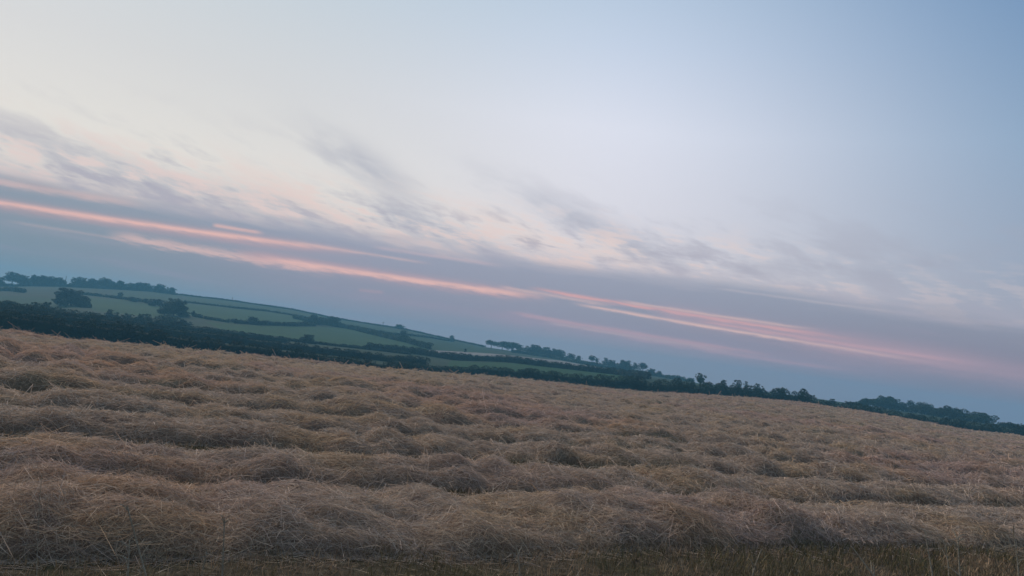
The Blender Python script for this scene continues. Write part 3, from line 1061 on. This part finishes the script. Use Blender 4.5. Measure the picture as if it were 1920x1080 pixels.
def pole(label, x, y_top, y_base, cross):
    az, _ = azel(x, y_base)
    R = float(r_ridge(az)) - 2
    zb = float(terrain_z(az, R))
    H = CAM_H + R * math.tan(math.radians(azel(x, y_top)[1])) - zb
    e = bpy.data.objects.new('utility_pole', None)
    COL.objects.link(e)
    e.location = (math.sin(math.radians(az)) * R, math.cos(math.radians(az)) * R, zb)
    tag(e, label, 'pole', 'poles on the skyline')
    v, f = tube([(0, 0, -0.5), (0, 0, H * .5), (0, 0, H)], [0.28, 0.24, 0.2], 8)
    obj('post', np_mesh('post', v, f, 4, M_WOODPOLE, smooth=True), e)
    if cross:
        v, f = tube([(-1.3, 0, H - 0.7), (0, 0, H - 0.68), (1.3, 0, H - 0.7)], [0.16] * 3, 6)
        obj('crossarm', np_mesh('crossarm', v, f, 4, M_WOODPOLE), e)


pole('thin mast in the gap between the two left skyline clumps', 121, 517, 537, False)
pole('short pole with crossarm on the skyline left of the round bush tree', 717.5, 603, 612, True)
pole('faint pole on the bare skyline above the bright pasture', 435, 557, 565, False)

# ------------------------------------------------------------------ straw windrows
ROW_AZ = math.radians(60.5)
AL = np.array([math.sin(ROW_AZ), math.cos(ROW_AZ)])             # along the rows
PE = np.array([-math.cos(ROW_AZ), math.sin(ROW_AZ)])            # away from the camera, across the rows
ROW0, SPACE = 8.55, 2.84


def ground_z(x, y):
    return terrain_z(np.degrees(np.arctan2(x, y)), np.hypot(x, y))


def billow(x, y, seed):
    """puffy noise: rounded tops, creased hollows; about 0..1"""
    n = np.abs(vnoise(x, y, seed) - .5) * 2
    n2 = np.abs(vnoise(np.asarray(x) * 2.1 + 7, np.asarray(y) * 2.1, seed + 3) - .5) * 2
    return 0.72 * n + 0.28 * n2


def row_shape(k, s):
    """meander, height and half width of windrow k along s"""
    sd = 100 + 17 * k
    fade = np.clip(k / 6.0, 0, 1)
    me_ = (fbm(s / 7.0, seed=sd) - .5) * (0.35 + 0.1 * fade) + (fbm(s / 1.9, seed=sd + 9) - .5) * (0.18 + 0.12 * fade)
    bl = 1.15 * np.abs(vnoise(s / 0.95, seed=sd + 1) - .5) * 2          # heaps along the row
    big = fbm(s / 4.0, seed=sd + 2, oct=2)
    h = (0.115 + 0.045 * fade) + (0.12 + 0.14 * fade) * np.clip(bl, 0, 1) + 0.13 * big
    if k == 0:                                                     # the peaks seen in the nearest row
        for px_, amp, wd in ((835, .15, .40), (1355, .24, .45), (1050, .08, .8), (1200, .05, .5), (640, .06, .5), (20, .15, .8), (330, .02, .5)):
            gx, gy = ground_point(px_, 925, 0.4)
            s0 = gx * AL[0] + gy * AL[1]
            h = h + amp * np.exp(-((s - s0) / wd) ** 2)
    hw = (1.22 if k == 0 else 0.80 + 0.12 * fade) + 0.24 * (fbm(s / 2.0, seed=sd + 4) - .5) * 2
    return me_, h, hw


def row_surface(k, s, t):
    """world position on windrow k; t in -1..1 across (negative = towards the camera)"""
    me_, h, hw = row_shape(k, s)
    sd = 100 + 17 * k
    prof = np.clip(1 - np.abs(t) ** 2.8, 0, 1) ** 0.5
    across = ROW0 + k * SPACE + me_ + t * hw
    cl = billow(s / 0.70 + 3.1, (t * hw) / 0.60, sd + 5) - .4
    zz = prof * (h + (0.19 - 0.02 * np.clip(k / 6.0, 0, 1)) * cl) + 0.03 * prof
    zz = np.maximum(zz, 0.02 * prof)
    x = AL[0] * s + PE[0] * across
    y = AL[1] * s + PE[1] * across
    return x, y, zz


LAB = {0: 'nearest straw windrow, tousled and tall, with its front in deep shade', 1: 'second straw windrow from the front, behind the dark stubble gap',
       2: 'third straw windrow from the front of the field', 3: 'fourth straw windrow from the front of the field', 4: 'fifth straw windrow from the front of the field',
       5: 'sixth straw windrow from the front of the field', 6: 'seventh straw windrow from the front of the field', 7: 'eighth straw windrow from the front of the field'}
STRAW = np.array([(0.57, 0.435, 0.31), (0.53, 0.405, 0.31), (0.62, 0.485, 0.365), (0.46, 0.35, 0.285), (0.65, 0.515, 0.385), (0.53, 0.39, 0.28), (0.42, 0.33, 0.265)])

NROWS = 29
HALF = 43.0
for k in range(NROWS):
    perp = ROW0 + k * SPACE
    # stretch of the row inside the (slightly widened) field of view and this side of the crest
    ss = np.linspace(-60, 190, 5001)
    xx, yy = AL[0] * ss + PE[0] * perp, AL[1] * ss + PE[1] * perp
    aa, RR = np.degrees(np.arctan2(xx, yy)), np.hypot(xx, yy)
    ok = (np.abs(aa) < HALF) & (RR < r_edge(np.clip(aa, -60, 60)) * 1.03)
    if ok.sum() < 20:
        continue
    s0, s1 = ss[ok].min(), ss[ok].max()
    # mound: spacing grows with distance
    sl = [s0]
    while sl[-1] < s1:
        x_, y_ = AL * sl[-1] + PE * perp
        sl.append(sl[-1] + max(0.08, 0.0050 * math.hypot(x_, y_)))
    sl = np.array(sl)
    nt = 21 if k < 4 else (15 if k < 10 else 9)
    tt = np.sin(np.linspace(-1, 1, nt) * math.pi / 2)
    Sg, Tg = np.meshgrid(sl, tt, indexing='ij')
    x, y, zz = row_surface(k, Sg, Tg)
    gz = ground_z(x, y)
    inside = np.hypot(x, y) < r_edge(np.degrees(np.arctan2(x, y))) * 1.03
    zt = gz + zz - (0.07 if k < 3 else 0.03)
    e = bpy.data.objects.new('straw_windrow', None)
    COL.objects.link(e)
    sm = sl[len(sl) // 2]
    ex, ey = AL * sm + PE * perp
    ez = float(ground_z(np.array(ex), np.array(ey)))
    e.location = (ex, ey, ez)
    tag(e, LAB.get(k, 'low straw windrow far back, merging with others towards the field crest'), 'windrow', 'straw windrows across the field')
    off = np.array([ex, ey, ez])
    VV = np.stack([x, y, zt], -1).reshape(-1, 3) - off
    obj('mound', np_mesh('mound', VV, grid_faces(*Sg.shape)[:, ::-1], 4, M_MOUND, smooth=True), e)
    # stalks
    dist_s = np.hypot(*(AL[:, None] * sl + PE[:, None] * perp))
    base_n = [98000, 60000, 43000, 33000, 26000, 21000, 19000][k] if k < 7 else int(max(6000, 16000 - 650 * (k - 7)))
    wgt = 1.0 / dist_s ** 1.5 * np.gradient(sl)
    cdf = np.concatenate([[0], np.cumsum(wgt)])
    cdf /= cdf[-1]
    u = rng.random(base_n)
    s = np.interp(u, cdf, np.concatenate([[sl[0]], sl]))
    t = np.where(rng.random(base_n) < 0.80, rng.uniform(-1.06, 0.35, base_n), rng.uniform(-0.3, 1.0, base_n))
    if k < 3:                                                     # loose stalks spilled at the foot
        sp = rng.random(base_n) < .04
        t = np.where(sp, -.95 - rng.exponential(.13, base_n) * (.4 + 1.2 * fbm(s / .7, seed=61)), t)
    x, y, zz = row_surface(k, s, t)
    eps = 0.03
    x1, y1, z1 = row_surface(k, s, t + eps)
    x2, y2, z2 = row_surface(k, s + eps, t)
    gz = ground_z(x, y)
    P = np.stack([x, y, gz + zz], 1)
    T1 = np.stack([x1 - x, y1 - y, z1 - zz], 1)
    T1[np.linalg.norm(T1, axis=1) < 1e-6] = (PE[0], PE[1], 0)
    T1 /= np.linalg.norm(T1, axis=1, keepdims=True)
    T2 = np.stack([x2 - x, y2 - y, z2 - zz], 1)
    T2 /= np.linalg.norm(T2, axis=1, keepdims=True) + 1e-9
    Nn = np.cross(T2, T1)
    Nn /= np.linalg.norm(Nn, axis=1, keepdims=True) + 1e-9
    D = np.hypot(x, y)
    flow = (fbm(s / 0.8, t * 2.0, seed=900 + k, oct=2) - .5) * 4.2
    th = flow * 0.7 + rng.normal(0, 0.9, base_n)
    d = T2 * np.cos(th)[:, None] + T1 * np.sin(th)[:, None]
    d *= np.where(rng.random(base_n) < .5, 1, -1)[:, None]
    lift = np.where(rng.random(base_n) < 0.14, rng.uniform(.2, .8, base_n), rng.uniform(-0.05, .22, base_n))
    d = d + Nn * lift[:, None]
    d /= np.linalg.norm(d, axis=1, keepdims=True)
    L = np.exp(rng.normal(math.log(0.165), 0.5, base_n)) * np.clip(D / 16, 1, 2.2)
    w = np.maximum(0.0040, 0.00056 * D) * rng.uniform(.6, 1.4, base_n)
    lay = rng.uniform(-0.02, 0.03, base_n)
    lift = lift * (1.0 if k < 5 else .5)
    P0 = P - d * (L * rng.uniform(.15, .5, base_n))[:, None] + Nn * lay[:, None]
    side = np.cross(d, rng.normal(0, 1, (base_n, 3)))
    side /= np.linalg.norm(side, axis=1, keepdims=True) + 1e-9
    bend = np.cross(d, side) * (rng.normal(0, 0.16, base_n) * L)[:, None]
    taus = [0, .5, 1.0] if k < 6 else [0, 1.0]
    ring = []
    sag = (rng.uniform(.02, .22, base_n) * L)
    for ti in taus:
        c = P0 + d * (L * ti)[:, None] + bend * (4 * ti * (1 - ti))
        c[:, 2] -= sag * ti * ti
        c[:, 2] = np.maximum(c[:, 2], gz + 0.01)
        ww = (w * (1 - 0.45 * ti) * 0.5)[:, None]
        ring += [c - side * ww, c + side * ww]
    nr = len(taus)
    VV = np.stack(ring, 1).reshape(-1, 3) - off
    bi = np.arange(base_n)[:, None] * (2 * nr)
    FF = np.concatenate([bi + np.array([[2 * j, 2 * j + 1, 2 * j + 3, 2 * j + 2]]) for j in range(nr - 1)], 1).reshape(-1, 4)
    # colours: patches of golden, grey and reddish straw
    pa = fbm(s / 1.3, t * 1.2 + k * 7, seed=44, oct=3)
    pb = fbm(x / 9.0, y / 9.0, seed=77, oct=2)
    ci = rng.integers(0, len(STRAW), base_n)
    calm = np.clip(k / 9.0, 0, .8)
    c = (STRAW[ci] * (1 - calm) + STRAW.mean(0) * calm) * rng.uniform(.55 + .35 * calm, 1.35 - .26 * calm, (base_n, 1))
    gold = np.clip((pa - .5) * 4 + np.clip((-x - 1) / 14, 0, .5), 0, 1)[:, None]
    c = c * (1 - gold) + c * np.array([1.06, 1.0, .86]) * gold
    rose = np.clip((.5 - pb) * 5, 0, 1)[:, None]
    c = c * (1 - rose) + c * np.array([1.03, .945, .995]) * rose
    o = obj('stalks', np_mesh('stalks', VV, FF, 4, M_STRAW, np.repeat(c, 2 * nr, 0)), e)
    o["kind"] = 'stuff'

# ------------------------------------------------------------------ stubble and low grass between the rows
n = 95000
band = rng.random(n)
s = np.where(rng.random(n) < .7, rng.uniform(-12, 14, n), rng.uniform(-12, 34, n))
ac = np.where(band < .62, rng.uniform(4.0, 7.7, n), np.where(band < .85, ROW0 + SPACE * .5 + rng.uniform(-.5, .5, n), ROW0 + SPACE * 1.5 + rng.uniform(-.5, .5, n)))
# drilled lines
ac = np.where(rng.random(n) < .6, np.round(ac / .14) * .14 + rng.normal(0, .018, n), ac)
x, y = AL[0] * s + PE[0] * ac, AL[1] * s + PE[1] * ac
keep = (np.abs(np.degrees(np.arctan2(x, y))) < HALF) & (np.hypot(x, y) > 3.0)
x, y, s, ac = x[keep], y[keep], s[keep], ac[keep]
n = len(x)
z = ground_z(x, y)
pt = fbm(x / .9, y / .9, seed=5, oct=3)
h = rng.uniform(.03, .11, n) * (0.5 + 1.1 * pt)
lean = rng.normal(0, .35, (n, 2)) * h[:, None]
w = rng.uniform(.004, .008, n) * np.clip(np.hypot(x, y) / 7, .8, 2)
th = rng.uniform(0, math.pi, n)
sx, sy = np.cos(th) * w / 2, np.sin(th) * w / 2
VV = np.stack([np.stack([x - sx, y - sy, z], 1), np.stack([x + sx, y + sy, z], 1),
               np.stack([x + lean[:, 0] + sx * .6, y + lean[:, 1] + sy * .6, z + h], 1), np.stack([x + lean[:, 0] - sx * .6, y + lean[:, 1] - sy * .6, z + h], 1)], 1).reshape(-1, 3)
pal = np.array([(0.34, 0.24, 0.14), (0.42, 0.28, 0.17), (0.21, 0.16, 0.08), (0.14, 0.12, 0.055), (0.28, 0.20, 0.11)])
gsel = np.where(pt > .52, rng.integers(2, 5, n), rng.choice([0, 1, 4], n))
c = pal[gsel] * rng.uniform(.45, 1.35, (n, 1))
o = obj('stubble', np_mesh('stubble', VV, np.arange(4 * n), 4, M_GRASS, np.repeat(c, 4, 0)))
tag(o, 'short brown and olive stubble between the windrows', 'stubble', kind='stuff')

# ------------------------------------------------------------------ single dry stems in front
stems = [
    ((76, 1079), (78, 890), 6.2, .0035, 'tall thin stem standing straight up at the far left'),
    ((246, 1079), (243, 1012), 5.4, .008, 'short pale stem left of the long bent one'),
    ((294, 1079), (238, 948), 5.6, .009, 'long bent pale stem leaning left over the nearest windrow'),
    ((264, 1079), (272, 1038), 5.4, .007, 'small pale stem between the short and the long bent one'),
    ((422, 1079), (421, 972), 5.5, .009, 'upright pale stem with thicker foot right of the bent one'),
    ((371, 1079), (388, 1030), 5.5, .008, 'slanting pale stem left of the thick-footed one'),
    ((974, 1079), (968, 1022), 7.6, .009, 'forked dry stem at the bottom middle of the photo'),
    ((1414, 1068), (1428, 1030), 9.3, .009, 'short slanting stem right of the bottom middle'),
    ((1652, 1079), (1598, 1026), 10.0, .012, 'pale stem lying diagonally over the stubble at the right'),
    ((1749, 1058), (1734, 995), 11.6, .012, 'left one of three stems by the right corner'),
    ((1777, 1075), (1772, 1018), 11.2, .010, 'middle one of three stems by the right corner'),
    ((1804, 1075), (1796, 1008), 11.4, .013, 'thickest of three stems by the right corner'),
    ((1908, 1045), (1899, 995), 13.0, .012, 'stem closest to the right edge of the photo'),
]
for (bx, by), (tx, ty), D, rad, lb in stems:
    u, fy, fz = ray(bx, by)
    q = D / math.hypot(u, fy)
    pb = np.array([u * q, fy * q, CAM_H + fz * q])
    u, fy, fz = ray(tx, ty)
    q = D / math.hypot(u, fy)
    pt_ = np.array([u * q, fy * q, CAM_H + fz * q])
    d = pb - pt_
    # continue down to the ground
    gzb = 0.0
    if abs(d[2]) > 1e-4 and pb[2] > gzb:
        f_ = min((pb[2] - gzb) / -d[2], 2.5) if d[2] < 0 else 0
        root = pb + d * f_ * np.array([.5, .5, 1])
    else:
        root = pb.copy()
    root[2] = -0.02
    e = bpy.data.objects.new('dry_stem', None)
    COL.objects.link(e)
    e.location = root
    tag(e, lb, 'stem', 'dry stems in front of the nearest windrow')
    b = pt_ - root
    bow = np.array([random.uniform(-.04, .04), random.uniform(-.03, .03), 0]) * np.linalg.norm(b)
    path = [b * t_ + bow * 4 * t_ * (1 - t_) for t_ in np.linspace(0, 1, 7)]
    v, f = tube(path, [rad * (1.0 - .55 * t_) for t_ in np.linspace(0, 1, 7)], 6)
    obj('stalk', np_mesh('stalk', v, f, 4, M_STEM, smooth=True), e)
    for i in range(random.randint(3, 5)):
        t_ = random.uniform(.35, 1.0)
        p0 = b * t_ + bow * 4 * t_ * (1 - t_)
        dr = np.array([random.uniform(-1, 1), random.uniform(-.6, .6), random.uniform(.3, 1.0)])
        dr /= np.linalg.norm(dr)
        ln = random.uniform(.06, .15) * np.clip(D / 7, .8, 1.5)
        v, f = tube([p0, p0 + dr * ln * .6, p0 + dr * ln + np.array([0, 0, -.2 * ln])], [rad * .55, rad * .4, rad * .15], 4)
        obj('side_shoot', np_mesh('side_shoot', v, f, 4, M_STEM), e)

# ------------------------------------------------------------------ evening haze
hm = bpy.data.materials.new('evening_haze')
hm.use_nodes = True
ht = hm.node_tree
ht.nodes.clear()
pv = ht.nodes.new('ShaderNodeVolumePrincipled')
pv.inputs['Color'].default_value = (0.27, 0.70, 0.97, 1)
pv.inputs['Density'].default_value = 0.00062
pv.inputs['Anisotropy'].default_value = 0.1
ho = ht.nodes.new('ShaderNodeOutputMaterial')
ht.links.new(pv.outputs[0], ho.inputs['Volume'])
hx, z0, z1 = 1560.0, -24.0, 44.0
hv = np.array([(x, y, z) for z in (z0, z1) for x, y in ((-hx, -hx), (hx, -hx), (hx, hx), (-hx, hx))])
hf = [(3, 2, 1, 0), (4, 5, 6, 7), (0, 1, 5, 4), (1, 2, 6, 5), (2, 3, 7, 6), (3, 0, 4, 7)]
haze = obj('haze', np_mesh('haze', hv, hf, 4, hm))
tag(haze, 'thin blue evening haze over the valley', 'haze', kind='stuff')
